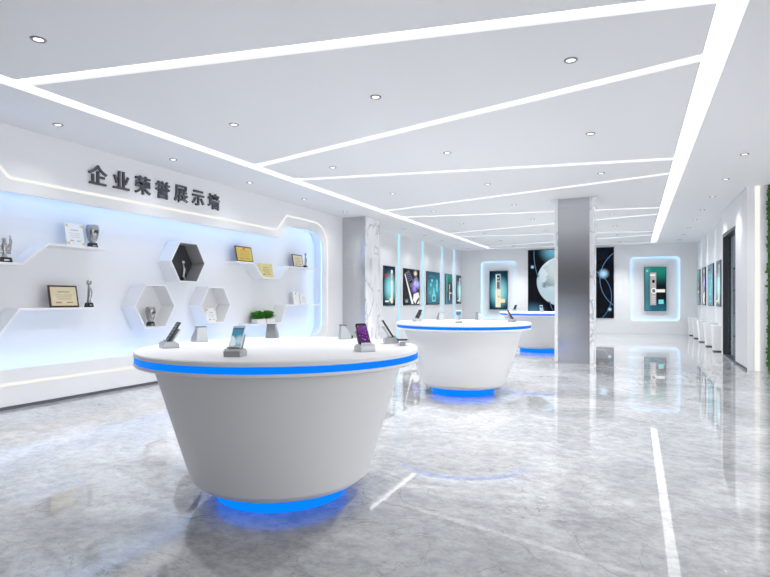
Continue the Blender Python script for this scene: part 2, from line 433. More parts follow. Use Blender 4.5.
# right wall: poster stretch, door stretch with opening, side room behind
struct('wall_right', MB().box((XR + .02, (14.2 + 21.8) / 2, H / 2), (.04, 21.8 - 14.2, H)), M['paint'])
wd = boolean(MB().box(((XD + 1.93) / 2, (11.15 + 14.2) / 2, H / 2), (1.93 - XD, 14.2 - 11.15, H)), [MB().box((1.9, (12.35 + 14.02) / 2, 2.67 / 2), (1, 14.02 - 12.35, 2.67 + .0001))])
struct('wall_right.001', wd, M['paint'])
struct('wall_right.002', MB().box(((1.93 + XE) / 2, 11.21, H / 2), (XE - 1.93, .12, H)), M['paint'])
struct('wall_right.003', MB().box((XE - .1, (11.27 + 15.8) / 2, H / 2), (.2, 15.8 - 11.27, H)), M['paint'])
struct('wall_right.004', MB().box(((1.99 + XE) / 2, 15.9, H / 2), (XE - 1.99, .2, H)), M['paint'])
struct('baseboard_right', MB().box((XD - .004, (11.15 + 12.34) / 2, .022), (.008, 12.34 - 11.15, .044)), M['black'])

struct('wall_back', MB().box(((-6.9 + XE) / 2, Y0 - .1, H / 2), (XE + 6.9, .2, H)), M['backwall'])
# door
dr = tag(thing('door_1', None, None, (1.85, (12.35 + 14.02) / 2, 0)), 'dark framed glass door in the white right wall', 'door', None, 'structure')
f = MB(); hw = (14.02 - 12.35) / 2; dx = .15
for sgn in (-1, 1): f.box((-.01, sgn * (hw - .03), 1.33), (dx, .06, 2.66))
f.box((-.01, 0, 2.63), (dx, 2 * hw - .12, .07)); f.box((-.01, 0, .012), (dx, 2 * hw - .12, .024))
f.build('door_frame', M['dark'], dr, bevel=.004)
MB().box((.02, 0, 1.31), (.012, 2 * hw - .122, 2.568)).build('glass_pane', M['glass'], dr)
h = MB().tube([(-.03, -.55, .85), (-.03, -.55, 1.45)], .012); h.tube([(-.03, -.55, .9), (.025, -.55, .9)], .008); h.tube([(-.03, -.55, 1.4), (.025, -.55, 1.4)], .008)
h.build('door_handle', M['chrome'], dr, smooth=True)

# cabinet rack seen through the door
rk = thing('storage_rack', 'dark grey storage rack standing in the room behind the glass door', 'rack', (2.68, 15.5, 0))
b = MB()
for y in (-.2, .2):
    for x in (-.55, -.3, 0, .3, .55): b.box((x, y, 1.0), (.035, .04, 2.0))
b.build('upright', M['dark'], rk)
for z in (.35, .9, 1.45, 1.97): MB().box((0, 0, z), (1.14, .44, .035)).build('rack_shelf', M['dark'], rk)

# ------------------------------------------------------------------ ceiling lights
sides = ['nearest slanted', 'second slanted', 'third slanted', 'fourth slanted', 'fifth slanted', 'sixth slanted', 'seventh slanted', 'eighth slanted']
for (a, b, c, d), lab in zip(long_strips, ['long straight recessed light strip along the left side of the ceiling', 'wide long recessed light strip along the right side of the ceiling']):
    o = MB().box(((a + b) / 2, (c + d) / 2, H + TR - .006), (b - a - .004, d - c - .004, .01)).build('ceiling_light_strip', M['strip'])
    tag(o, lab, 'ceiling light', 'long ceiling light strips')
dl = ['slanted ceiling light strip nearest the camera, across the top of the picture',
      'second slanted ceiling light strip from the camera, above the nearest table',
      'third slanted ceiling light strip from the camera, rising gently to the right strip',
      'fourth slanted ceiling light strip from the camera, just before the steel column',
      'fifth slanted ceiling light strip from the camera, first one passing behind the column top',
      'sixth slanted ceiling light strip from the camera, second one behind the column',
      'seventh slanted ceiling light strip from the camera, third one behind the column',
      'last slanted ceiling light strip before the far wall',
      'straight ceiling light strip closing the pattern parallel to the far wall']
for i, ((p, q), lab) in enumerate(zip(diag, dl)):
    P = diag_poly(p, q, DW - .004)
    P = [(P[0][0] + .006, P[0][1]), (P[1][0] - .006, P[1][1]), (P[2][0] - .006, P[2][1]), (P[3][0] + .006, P[3][1])]
    o = MB().prism(P, H + TR - .018, H + TR - .008, 'Z').build('ceiling_light_strip', M['strip'])
    tag(o, lab, 'ceiling light', 'slanted ceiling light strips')

ringm = MB().lathe([(.034, -.003), (.036, -.008), (.050, -.009), (.055, -.004), (.055, 0), (.034, 0)], 28, cap=False)
ring_me = ringm.mesh('trim_ring', [M['ring']])
lens_me = MB().lathe([(.001, -.003), (.034, -.003), (.034, 0), (.001, 0)], 24).mesh('lens', [M['spotlens']])
rows = [(-5.87, [3.98, 5.65, 7.31, 8.96, 10.62, 14.0, 15.66, 17.3, 18.95, 20.5], 'row beside the left wall'),
        (-4.075, [2.61, 4.80, 6.98, 9.18, 11.42, 13.61, 15.92, 18.06, 20.2], 'row beside the left light strip'),
        (-2.275, [4.72, 6.92, 9.10, 11.32, 13.56, 15.84, 18.06], 'row above the tables'),
        (-.475, [4.66, 6.83, 9.04, 13.53, 15.73, 17.95, 20.2], 'row left of the right light strip'),
        (3.4, [12.2, 14.4], 'added pair lighting the side room'),  # unseen lamps, added to brighten the room behind the door
        (1.345, [8.67, 10.34, 12.0, 13.7, 15.33, 16.95, 18.6, 20.3], 'row beside the right wall')]
ordn = ['first', 'second', 'third', 'fourth', 'fifth', 'sixth', 'seventh', 'eighth', 'ninth', 'tenth']
for X, ys, lab in rows:
    for k, y in enumerate(ys):
        t = thing('downlight', 'small round downlight, %s from the camera in the %s' % (ordn[k], lab), 'downlight', (X, y, H), group='ceiling downlights')
        link('trim_ring', ring_me, t, True); link('lens', lens_me, t)
        ld = bpy.data.lights.new('lamp', 'SPOT'); ld.energy = 260 if X > 3 else (15 if y < 12 else 28) if X < -5 else (45 if X > 1 else (130 if -3 < X < -2 else 225)); ld.spot_size = 2.1; ld.spot_blend = 1; ld.shadow_soft_size = .035; ld.color = (.965, .98, 1)
        lo = bpy.data.objects.new('lamp', ld); COL.objects.link(lo); lo.parent = t; lo.location = (0, 0, -.02)

# ------------------------------------------------------------------ display wall: LED lines, sign, shelves
o = MB().ring(offset(opening, .078), offset(opening, .088), XL - .082, XL - .04, 'X').build('led_strip', M['sky'])
tag(o, 'pale blue glowing strip hidden inside the edge of the trophy wall recess', 'led strip')
outl = fillet([(10.69, .28), (10.69, 2.925), (9.10, 2.925), (8.78, 2.60)] + sym([(10.69, .28), (10.69, 2.925), (9.10, 2.925), (8.78, 2.60)])[::-1], [.42, .5, .03, .03, .03, .03, .5, .42])
o = MB().ring(offset(outl, -.018), offset(outl, .018), XL + .0005, XL + .005, 'X').build('light_line', M['cream'])
tag(o, 'thin warm white line of light framing the trophy wall recess', 'light line')

sg = thing('wall_sign', 'dark grey raised Chinese lettering sign high on the white trophy wall', 'sign', (XL, 4.72, 2.735))
rotw = Matrix(((0, 0, 1), (1, 0, 0), (0, 1, 0)))
for i, ch in enumerate('企业荣誉展示墙'):
    cu = bpy.data.curves.new('tmpfont', 'FONT'); cu.body = ch; cu.size = .275; cu.extrude = .014; cu.offset = .0045; cu.resolution_u = 3
    to = bpy.data.objects.new('tmpfont', cu); COL.objects.link(to)
    dg = bpy.context.evaluated_depsgraph_get(); dg.update()
    me = bpy.data.meshes.new_from_object(to.evaluated_get(dg))
    bpy.data.objects.remove(to); bpy.data.curves.remove(cu)
    xs = [v.co.x for v in me.vertices]; ys = [v.co.y for v in me.vertices]
    cx = (min(xs) + max(xs)) / 2; cy = (min(ys) + max(ys)) / 2
    for v in me.vertices:
        q = Vector((v.co.x - cx + .13 + .357 * i, v.co.y - cy + .122, v.co.z + .015)); v.co = rotw @ q
    me.materials.clear(); me.materials.append(M['letter'])
    link('sign_character', me, sg)

def ribbon(pts, th):
    up = []; n = len(pts)
    for i in range(n):
        p = Vector(pts[i]); ds = []
        if i > 0: ds.append((p - Vector(pts[i - 1])).normalized())
        if i < n - 1: ds.append((Vector(pts[i + 1]) - p).normalized())
        ns = [Vector((-d.y, d.x)) for d in ds]; nn = sum(ns, Vector((0, 0))).normalized()
        up.append(p - nn * (th / max(.4, nn.dot(ns[0]))))
    return [tuple(p) for p in up] + [tuple(p) for p in pts[::-1]]
SH = [([(2.75, 1.653), (3.90, 1.653), (4.205, 1.915), (4.985, 1.915)], 'white stepped shelf upper left, holding the white certificate and glass cup'),
      ([(2.75, .655), (3.50, .655), (3.867, 1.133), (4.81, 1.133)], 'white stepped shelf lower left, holding the brown framed certificate'),
      ([(7.60, 1.915), (8.071, 1.915), (8.35, 1.655), (8.845, 1.655), (9.155, 1.915), (10.25, 1.915)], 'white zigzag shelf upper right, holding the gold plaques'),
      ([(7.95, .778), (8.892, .778), (9.078, 1.125), (10.37, 1.125)], 'white stepped shelf lower right, holding the potted plants')]
for pts, lab in SH:
    o = MB().prism(ribbon(pts, .028), XB + .001, XL, 'X').build('wall_shelf', M['shelf_white'], bevel=.002)
    tag(o, lab, 'shelf', 'stepped shelves on the trophy wall')

def hexagon(c, r): return [(c[0] + r * math.cos(PI / 3 * k), c[1] + r * .985 * math.sin(PI / 3 * k)) for k in range(6)]
HX = [((5.809, 1.132), .375, 'plain', 'white hexagonal wall niche holding a silver cup, left of the lower two'),
      ((7.076, 1.138), .36, 'plain', 'white hexagonal wall niche holding a white certificate, right of the lower two'),
      ((6.452, 1.817), .372, 'dark', 'hexagonal wall niche with dark grey lining holding a statuette')]
for c, r, kind, lab in HX:
    t = thing('hexagon_niche', lab, 'niche', (XB + .001, c[0], c[1]), group='hexagonal niches on the trophy wall')
    d = XL - XB
    hin, hout = hexagon((0, 0), r - .025), hexagon((0, 0), r)
    MB().ring(hin, hout, 0, d, 'X').build('niche_shell', M['shelf_white'], t)
    if kind == 'dark':
        MB().ring(offset(hin, -.006), hin, .012, d - .004, 'X').build('niche_lining', M['hexgrey'], t)
        MB().prism(offset(hin, -.001), 0.001, .012, 'X').build('niche_back', M['hexdark'], t)
    else:
        MB().prism(offset(hin, -.001), 0.001, .012, 'X').build('niche_back', M['paint'], t)

# ------------------------------------------------------------------ trophies
XT = -6.5
def base_block(b, w, d, h, t=.78):
    b.add([(-d / 2, -w / 2, 0), (d / 2, -w / 2, 0), (d / 2, w / 2, 0), (-d / 2, w / 2, 0), (-d / 2 * t, -w / 2 * t, h), (d / 2 * t, -w / 2 * t, h), (d / 2 * t, w / 2 * t, h), (-d / 2 * t, w / 2 * t, h)],
          [(0, 3, 2, 1), (4, 5, 6, 7), (0, 1, 5, 4), (1, 2, 6, 5), (2, 3, 7, 6), (3, 0, 4, 7)])
    return b
def plate(b, w, z, h, d): return b.box((d, 0, z), (.003, w, h))
def cup(y, z, hgt, lab):
    t = thing('trophy_cup', lab, 'trophy', (XT, y, z + .0005), group='trophies on the wall')
    s = hgt / .29
    base_block(MB(), .105 * s, .09 * s, .062 * s).build('trophy_base', M['black'], t, bevel=.003)
    plate(MB(), .05 * s, .022 * s, .024 * s, .0415 * s).build('name_plate', M['silver'], t)
    MB().lathe([(r * s, q * s) for r, q in ((.034, .062), (.036, .068), (.036, .074), (.048, .088), (.062, .13), (.073, .18), (.078, .225), (.074, .265), (.066, .29), (.061, .29), (.068, .26), (.070, .22), (.06, .16), (.02, .11), (.001, .11))], 12, cap=False).build('cup_bowl', M['silver'], t, smooth=True)
    e = MB()
    for k in (-1, 1): e.tube([(.03 * s, k * .03 * s, .15 * s), (.066 * s, k * .02 * s, .2 * s), (.074 * s, k * .012 * s, .225 * s)], [.012 * s, .014 * s, .006 * s], 8)
    e.ball((.074 * s, 0, .205 * s), (.012 * s, .018 * s, .018 * s))
    e.build('cup_emblem', M['dark'], t, smooth=True)
    return t
def statuette(y, z, hgt, lab):
    t = thing('statuette', lab, 'trophy', (XT, y, z + .0005), group='trophies on the wall')
    s = hgt / .35
    base_block(MB(), .085 * s, .08 * s, .055 * s, .8).build('trophy_base', M['black'], t, bevel=.003)
    plate(MB(), .04 * s, .026 * s, .02 * s, .037 * s).build('name_plate', M['silver'], t)
    b = MB()
    pth = [(0, .0, .052), (0, -.004, .09), (0, .008, .14), (0, .014, .19), (0, .006, .23), (0, -.002, .262), (0, 0, .28)]
    b.tube([(x * s, q * s, w * s) for x, q, w in pth], [r * s for r in (.032, .022, .027, .031, .023, .014, .014)], 12)
    b.tube([(0, .012 * s, .2 * s), (0, .034 * s, .16 * s), (0, .022 * s, .115 * s)], [.009 * s, .008 * s, .006 * s], 8)
    b.build('figure', M['silver'], t, smooth=True)
    MB().ball((0, 0, .314 * s), (.022 * s, .036 * s, .036 * s), 18).build('orb', M['silver'], t, smooth=True)
    return t
cup(4.878, 1.915, .30, 'silver barrel shaped cup on black base beside the upper left white certificate')
cup(5.822, .845, .275, 'silver trophy cup on black base standing inside the lower left hexagonal niche')
statuette(4.828, 1.133, .36, 'silver statuette trophy beside the brown framed certificate on the lower left shelf')
statuette(6.462, 1.5325, .325, 'silver statuette trophy standing inside the dark hexagonal niche')
statuette(9.97, 1.915, .325, 'silver statuette trophy at the right end of the upper right zigzag shelf')
t = thing('winged_trophy', 'silver winged trophy on black base at the left edge of the upper left shelf', 'trophy', (XT, 3.775, 1.6535), group='trophies on the wall')
base_block(MB(), .14, .1, .06, .82).build('trophy_base', M['black'], t, bevel=.003)
plate(MB(), .06, .028, .02, .0475).build('name_plate', M['silver'], t)
MB().tube([(0, 0, .055), (0, .006, .1), (0, -.004, .15), (0, 0, .2), (0, 0, .24)], [.028, .02, .027, .03, .016], 12).build('figure', M['silver'], t, smooth=True)
MB().ball((0, 0, .258), (.02, .02, .024)).build('figure_head', M['silver'], t, smooth=True)
for k in (-1, 1):
    w = MB()
    for j in range(4):
        w.tube([(0, k * .01, .19 - .02 * j), (0, k * (.05 + .004 * j), .175 - .02 * j), (0, k * (.075 - .004 * j), .24 - .03 * j), (0, k * (.062 - .004 * j), .315 - .042 * j)], [.016, .018, .015, .005], 8, flat=.6)
    w.build('wing', M['silver'], t, smooth=True)

# ------------------------------------------------------------------ certificates
def certificate(y0, y1, z, hgt, lab, frame=None, face='parch', emblem=None, corners=False, name='certificate', lines=True, lean=.2, xb=None):
    w = y1 - y0; xb = XL - .085 if xb is None else xb
    t = thing(name, lab, 'certificate', (xb, (y0 + y1) / 2, z + .0005 + .012 * math.sin(lean)), (0, -lean, 0), group='certificates on the wall')
    hgt = hgt / math.cos(lean)
    MB().box((-.006, 0, hgt / 2), (.012, w, hgt)).build('backing_board', M[frame or face], t, bevel=.0015)
    bd = .022 if frame else .004
    q = MB(); q.box((.0012, 0, hgt / 2), (.0016, w - 2 * bd, hgt - 2 * bd))
    if lines:
        q.box((.0024, 0, hgt * .70), (.0008, w * .42, .012), mi=1)
        for k, fr in enumerate((.56, .47, .38)): q.box((.0024, 0, hgt * fr), (.0008, w * (.6 - .06 * k), .005), mi=1)
        q.box((.0024, -w * .2, hgt * .22), (.0008, w * .2, .02), mi=1); q.box((.0024, w * .18, hgt * .22), (.0008, w * .22, .014), mi=1)
    if emblem: q.box((.0026, 0, hgt * .84), (.0008, w * .16, .03), mi=2)
    if corners:
        for sy in (-1, 1):
            for zz in (.03, hgt - .03): q.box((.0026, sy * (w / 2 - .025), zz), (.0008, .035, .035), mi=3)
    q.build('certificate_sheet', [M[face], M['greyink'] if face == 'paper' else M['ink'], M['red'], M['palegold']], t)
    return t
certificate(4.50, 4.745, 1.915, .285, 'white unframed certificate with gold corners leaning on the upper left shelf', face='paper', corners=True)
certificate(4.285, 4.665, 1.133, .275, 'large brown framed cream certificate leaning on the lower left shelf', frame='wood')
certificate(7.70, 8.16, 1.915, .285, 'gold plaque with red emblem in brown frame at left of the zigzag shelf', frame='wood', face='gold', emblem=True)
certificate(8.375, 8.79, 1.655, .27, 'pale gold frameless plaque in the dip of the zigzag shelf', face='palegold', lines=True)
certificate(9.47, 9.85, 1.915, .265, 'small brown framed cream certificate beside the statuette on the zigzag shelf', frame='wood')
certificate(9.50, 9.70, 1.125, .27, 'white card with red emblem leaning on the lower right shelf', face='paper', emblem=True, lines=False)
certificate(9.74, 9.99, 1.125, .22, 'plain white certificate right of the red emblem card on the lower right shelf', face='paper')
certificate(6.975, 7.215, .836, .25, 'white certificate with gold corners inside the lower right hexagonal niche', face='paper', corners=True, xb=XL - .10)

# ------------------------------------------------------------------ potted plants on the shelf
def bush(b, c, n, size, rnd):
    for _ in range(n):
        a = rnd.uniform(0, 2 * PI); el = rnd.uniform(.35, 1.5); l = size * rnd.uniform(.6, 1.15)
        d = Vector((math.cos(a) * math.cos(el), math.sin(a) * math.cos(el), math.sin(el)))
        p = Vector(c) + Vector((rnd.uniform(-.02, .02), rnd.uniform(-.03, .03), 0)); sd = d.cross(Vector((0, 0, 1))).normalized() * l * .22
        m_ = p + d * l * .6; tip = p + d * l - Vector((0, 0, l * .22))
        if min(tip.x, m_.x) < -.145: continue
        b.add([p, m_ - sd, tip, m_ + sd, m_ + d.cross(sd).normalized() * l * .03], [(0, 1, 4), (1, 2, 4), (2, 3, 4), (3, 0, 4)])
rnd = random.Random(3)
for yc_, lab in ((8.36, 'green leafy plant in white pot, left one on the lower right shelf'), (8.65, 'green leafy plant in white pot, right one on the lower right shelf')):
    t = thing('potted_plant', lab, 'plant', (-6.5, yc_, .7785), group='plants on the wall shelf')
    pt = MB().prism([(-.07, -.13), (.07, -.13), (.07, .13), (-.07, .13)], 0, .085, 'Z').build('pot', M['shelf_white'], t, bevel=.006)
    MB().box((0, 0, .087), (.125, .245, .004)).build('soil', M['soil'], t)
    b = MB(); bush(b, (0, -.05, .085), 90, .19, rnd); bush(b, (0, .05, .085), 90, .18, rnd)
    b.build('foliage', M['leaf'], t)

# ------------------------------------------------------------------ display tables
C1, C2, C3 = (-2.095, 2.942), (-2.10, 7.057), (-2.10, 13.24)
def display_table(c, lab):
    t = thing('display_table', lab, 'table', (c[0], c[1], 0), group='round display tables')
    MB().lathe([(.001, .902), (.879, .902), (.887, .905), (.887, .924), (.881, .930), (.001, .930)], 128, cap=False).build('tabletop', M['gloss_white'], t, smooth=True)
    MB().lathe([(.60, .902), (.885, .902), (.885, .867), (.60, .867)], 128, cap=False).build('light_band', M['blue'], t, smooth=True)
    MB().lathe([(.60, .867), (.887, .867), (.887, .852), (.880, .846), (.795, .842), (.782, .834), (.570, .140), (.556, .140), (.538, .112), (.515, .096), (.30, .094)], 128, cap=False).build('table_body', M['body_shaded'], t, smooth=True)
    MB().lathe([(.412, 0.001), (.412, .0945), (.30, .0945), (.30, .001)], 96, cap=False).build('plinth_light', M['blueglow'], t, smooth=True)
    return t
display_table(C1, 'white round conical display table with glowing blue band, nearest the camera')
display_table(C2, 'white round conical display table with glowing blue band, middle of the row')
display_table(C3, 'white round conical display table with glowing blue band, farthest, behind the steel column')

# phone stands: local +x is the front (outwards), origin on the table top
def make_stand(with_phone):
    t = bpy.data.objects.new('phone_stand', None); COL.objects.link(t); t.empty_display_size = .03
    if with_phone:
        MB().prism([(-.05, 0), (.05, 0), (.05, .030), (.036, .042), (-.02, .042), (-.05, .026)], -.047, .047, 'Y').build('stand_base', M['chrome'], t, bevel=.002)
        MB().prism([(-.016, .041), (-.004, .041), (-.054, .118), (-.064, .112)], -.036, .036, 'Y').build('back_rest', M['chrome'], t, bevel=.001)
        MB().box((.026, 0, .047), (.006, .07, .010)).build('phone_lip', M['chrome'], t, bevel=.001)
        MB().box((.0, 0, .0428), (.038, .068, .0018)).build('dock_pad', M['black'], t)
    else:
        def wedge(w0, w1):
            pr = [(-.05, .002), (.036, .002), (.036, .03), (-.008, .098), (-.016, .106), (-.046, .106)]
            n = len(pr); vs = []
            for sg_ in (-1, 1): vs += [(x, sg_ * (w0 + (w1 - w0) * z / .106), z) for x, z in pr]
            return MB().add(vs, [tuple(range(n))[::-1], tuple(range(n, 2 * n))] + [(i, (i + 1) % n, n + (i + 1) % n, n + i) for i in range(n)])
        MB().box((0, 0, .0015), (.11, .092, .003)).build('stand_base', M['chrome'], t)
        wedge(.045, .034).build('back_rest', M['chrome'], t, bevel=.002)
        MB().box((-.024, 0, .1075), (.054, .07, .004)).build('top_cap', M['dark'], t, bevel=.001)
        MB().tube([(.044, -.014, .016), (.044, .014, .016)], .012, 12).build('sensor', M['dark'], t, smooth=True)
    return t
def make_phone(kind):
    t = bpy.data.objects.new('smartphone', None); COL.objects.link(t); t.empty_display_size = .03
    L_, W_, T_ = .140, .070, .009      # local: z up along length, x out of the screen
    pts = rrect(-W_ / 2, 0, W_ / 2, L_, .008, 4)
    MB().prism(pts, -T_, 0, 'X').build('phone_body', M['phonewhite' if kind == 'blue' else 'black'], t, bevel=.001)
    q = MB(); q.quad_uv(-.031, .014, .031, L_ - .016, 0)
    q.v = [(.0006, x, y) for x, y, z in q.v]
    q.build('screen', M['scr_' + kind], t)
    MB().tube([(.0003, 0, .007), (.0012, 0, .007)], .004, 12).build('home_button', M['silver'], t)
    return t
proto_s = {True: None, False: None}; proto_p = {}
def station(c, ang, r, kind, slab, plab, face=None, z=.930, tilt=.56):
    key = kind is not None
    if proto_s[key] is None: s = make_stand(key); proto_s[key] = s
    else: s = copy_tree(proto_s[key])
    a = math.radians(ang); fa = math.radians(ang if face is None else face)
    x, y = c[0] + r * math.cos(a), c[1] + r * math.sin(a)
    s.location = (x, y, z + .0003); s.rotation_euler = (0, 0, fa); tag(s, slab, 'phone stand', 'phone stands on the tables')
    if key:
        if kind not in proto_p: p = make_phone(kind); proto_p[kind] = p
        else: p = copy_tree(proto_p[kind])
        off = .0165
        p.location = (x + off * math.cos(fa), y + off * math.sin(fa), z + .0445); p.rotation_euler = (0, -tilt, fa)
        tag(p, plab, 'phone', 'phones on the tables')
    return s
T1 = 'on the nearest table'
station(C1, -147, .71, 'icons', 'silver phone stand at the left of the nearest table, under the thin black phone', 'black phone with colourful icons seen nearly edge on at the left of the nearest table', face=-117)
station(C1, 174, .80, None, 'empty silver phone stand seen from behind, left back edge of the nearest table', '', face=160)
station(C1, 131, .82, None, 'empty silver phone stand seen from behind, middle back edge of the nearest table', '', face=112)
station(C1, 86, .76, None, 'empty silver phone stand seen in profile, right back of the nearest table', '', face=40)
station(C1, 45, .76, 'icons', 'silver phone stand at the right of the nearest table, under the edge-on black phone', 'black phone seen as a thin line, at the right of the nearest table', face=32)
station(C1, -6, .64, 'purple', 'silver phone stand holding the purple screened phone on the nearest table', 'black phone with purple screen on the nearest table', face=-38)
station(C1, -78, .63, 'blue', 'silver phone stand holding the white phone at the front of the nearest table', 'white phone with blue picture screen at the front of the nearest table', face=-72)
station(C2, -166, .62, 'icons', 'silver phone stand at the left of the middle table', 'black phone leaning at the left of the middle table', face=-120)
station(C2, 131, .82, None, 'empty silver phone stand seen from behind, left back of the middle table', '', face=140)
station(C2, -82, .36, 'blue', 'silver phone stand at the front centre of the middle table', 'white phone with blue screen at the front centre of the middle table', face=-70)
station(C2, 88, .76, None, 'empty silver phone stand at the right back of the middle table', '', face=50)
station(C2, 18, .65, 'purple', 'silver phone stand at the right end of the middle table', 'black phone with purple screen at the right end of the middle table', face=0)
station(C3, 152, .70, 'icons', 'silver phone stand at the left end of the farthest table', 'black phone leaning at the left end of the farthest table', face=-120)
station(C3, -60, .25, 'blue', 'silver phone stand beside the steel column on the farthest table', 'white phone with blue screen on the farthest table beside the steel column', face=-70)
# handset lying on a low rest near the right back rim of the nearest table
hx, hy = C1[0] + .80 * math.cos(math.radians(33)), C1[1] + .80 * math.sin(math.radians(33))
t = thing('low_rest', 'low white rest at the right rim of the nearest table, under the flat black phone', 'phone rest', (hx, hy, .9303), (0, 0, 1.9))
MB().prism([(-.03, 0), (.02, 0), (.02, .018), (-.03, .016)], -.02, .02, 'Y').build('rest_wedge', M['shelf_white'], t, bevel=.001)
t = thing('smartphone', 'black phone lying flat, sticking out at the right rim of the nearest table', 'phone', (hx + .0 * math.cos(1.9), hy + .0 * math.sin(1.9), .9303 + .030), (0, -PI / 2 + .06 + PI, 1.9), group='phones on the tables')
MB().prism(rrect(-.035, -.08, .035, .06, .008, 4), -.009, 0, 'X').build('phone_body', M['black'], t, bevel=.001)
q = MB(); q.quad_uv(-.031, -.066, .031, .046, 0); q.v = [(.0006, x, y) for x, y, z in q.v]; q.build('screen', M['black'], t)

# ------------------------------------------------------------------ columns
def column(x0, x1, y0, y1, sx0, sx1, lab, wedges, extra=0):
    cx, cy = (x0 + x1) / 2, (y0 + y1) / 2
    t = thing('column', lab, 'column', (cx, cy, 0))
    MB().box((0, 0, (H - .002) / 2), (x1 - x0, y1 - y0, H - .002)).build('marble_cladding', M['marble'], t, bevel=.004)
    MB().box(((sx0 + sx1) / 2 - cx, y0 - cy - .004, (H - .004) / 2), (sx1 - sx0, .008, H - .004)).build('steel_panel', M['steel'], t)
    if wedges:  # white triangular wedge on either side of the column top
        for k in (-1, 1):
            xx = (x1 - x0) / 2
            MB().prism([(k * xx, H - .11), (k * (xx + .09), H - .006), (k * xx, H - .006)], -(y1 - y0) / 2, (y1 - y0) / 2, 'Y').build('top_wedge', M['gloss_white'], t)
    return t
column(-1.432, -.714, 11.06, 11.80, -1.366, -.785, 'square column with brushed steel front and white marble edges, in the middle of the room', True)
column(-6.449, -5.757, 11.40, 12.20, -6.370, -5.775, 'half column against the left wall with steel front and white veined marble side', False)

# ------------------------------------------------------------------ posters and screens
FR = {'L': Matrix(((0, 0, 1), (1, 0, 0), (0, 1, 0))), 'F': Matrix(((1, 0, 0), (0, 0, -1), (0, 1, 0))), 'R': Matrix(((0, 0, -1), (-1, 0, 0), (0, 1, 0)))}
def poster(side, a0, a1, z0, z1, plane, bg, lab, motif=None, name='poster', group=None, bd=.018, cat='poster'):
    w, h_ = a1 - a0, z1 - z0; mid = (a0 + a1) / 2
    loc = {'L': (plane, mid, z0), 'R': (plane, mid, z0), 'F': (mid, plane, z0)}[side]
    t = thing(name, lab, cat, loc, group=group); t.rotation_euler = FR[side].to_euler()
    MB().box((0, h_ / 2, .0155), (w, h_, .03)).build('poster_frame' if name == 'poster' else 'screen_frame', M['black'], t, bevel=.004)
    q = MB(); W, Hh = w - 2 * bd, h_ - 2 * bd
    q.quad_uv(-W / 2, bd, W / 2, bd + Hh, .0315, 0)
    mats = [M[bg]]
    if motif:
        for j, (pts, mk) in enumerate(motif):
            if M[mk] not in mats: mats.append(M[mk])
            q.flat([(-W / 2 + u * W, bd + v * Hh) for u, v in pts], .0325 + .0006 * j, mats.index(M[mk]))
    q.build('artwork', mats, t)
    return t
def R_(u0, v0, u1, v1): return [(u0, v0), (u1, v0), (u1, v1), (u0, v1)]
def circ(cu, cv, r, asp, n=20): return [(cu + r * math.cos(2 * PI * k / n), cv + r * asp * math.sin(2 * PI * k / n)) for k in range(n)]
lock_cream = [(R_(.33, .05, .63, .52), 'pcream'), (R_(.33, .52, .63, .93), 'psilver'), (R_(.39, .76, .57, .89), 'pblack'), (R_(.40, .55, .56, .72), 'pgrey'), (R_(.52, .17, .88, .27), 'pcream'), (R_(.36, .07, .41, .9), 'pwhite'), (circ(.52, .33, .06, .45), 'palegold'), (R_(.43, .79, .53, .84), 'pcyan')]
lock_silver = [(R_(.22, .12, .55, .88), 'psilver'), (R_(.22, .12, .27, .88), 'pgrey'), (R_(.36, .64, .48, .71), 'pblack'), (circ(.44, .455, .14, .5), 'pwhite'), (circ(.44, .455, .085, .5), 'pgrey'), (R_(.50, .42, .97, .49), 'pwhite'),
               (R_(.66, .15, .9, .25), 'pcyan'), (circ(.12, .92, .05, .5), 'pcyan'), (R_(.26, .80, .5, .84), 'pwhite')] + [(R_(.34 + .06 * i, .17 + .05 * j, .37 + .06 * i, .19 + .05 * j), 'pwhite') for i in range(3) for j in range(4)]
side_lock = [(R_(.60, .05, .78, .92), 'pwhite'), (R_(.62, .05, .67, .92), 'pcream'), (R_(.64, .64, .76, .84), 'psilver'), ([(.44, .12), (.78, .05), (.78, .16), (.5, .2)], 'pcream'), (R_(.06, .72, .30, .80), 'pred'), (R_(.08, .08, .4, .12), 'pwhite')]
phones = [([(.03, .88), (.30, .97), (.62, .64), (.40, .50)], 'pgrey'), ([(.02, .86), (.08, .84), (.60, .02), (.46, .02)], 'pwhite'), ([(.12, .84), (.3, .9), (.52, .66), (.36, .58)], 'pblack'),
          ([(.55, .12), (.60, .30), (.92, .36), (.98, .22), (.80, .12), (.72, .02)], 'pwhite'), ([(.8, .02), (.98, .15), (.98, .02)], 'pwhite'), (R_(.05, .05, .25, .16), 'pgrey'), (R_(.10, .08, .22, .11), 'pcyan')] + \
         [(R_(.17 + .075 * i + .045 * j, .82 - .05 * j + .02 * i, .22 + .075 * i + .045 * j, .845 - .05 * j + .02 * i), 'ppurple') for i in range(2) for j in range(4)]
icons = [(R_(.38, .08, .66, .30), 'pcyan'), ([(.44, .3), (.60, .3), (.56, .5), (.50, .52)], 'pcyan'), (R_(.72, .40, .82, .78), 'pcyan'), (R_(.25, .55, .33, .66), 'pcyan'), (circ(.38, .74, .07, .6), 'pcyan'), (R_(.44, .12, .6, .24), 'pgrey'), (R_(.1, .86, .5, .9), 'pgrey'), (circ(.74, .6, .03, .6), 'pwhite'), (R_(.2, .3, .24, .42), 'pcyan')]
dark_lock = [(R_(.50, .12, .66, .66), 'psilver'), (R_(.53, .42, .64, .5), 'pblack'), (R_(.56, .34, .86, .38), 'pwhite'), (R_(.18, .40, .26, .95), 'pgreen'), (R_(.5, .12, .53, .66), 'pwhite')]
ZP0, ZP1 = 1.045, 2.19
PG = 'posters on the side walls'
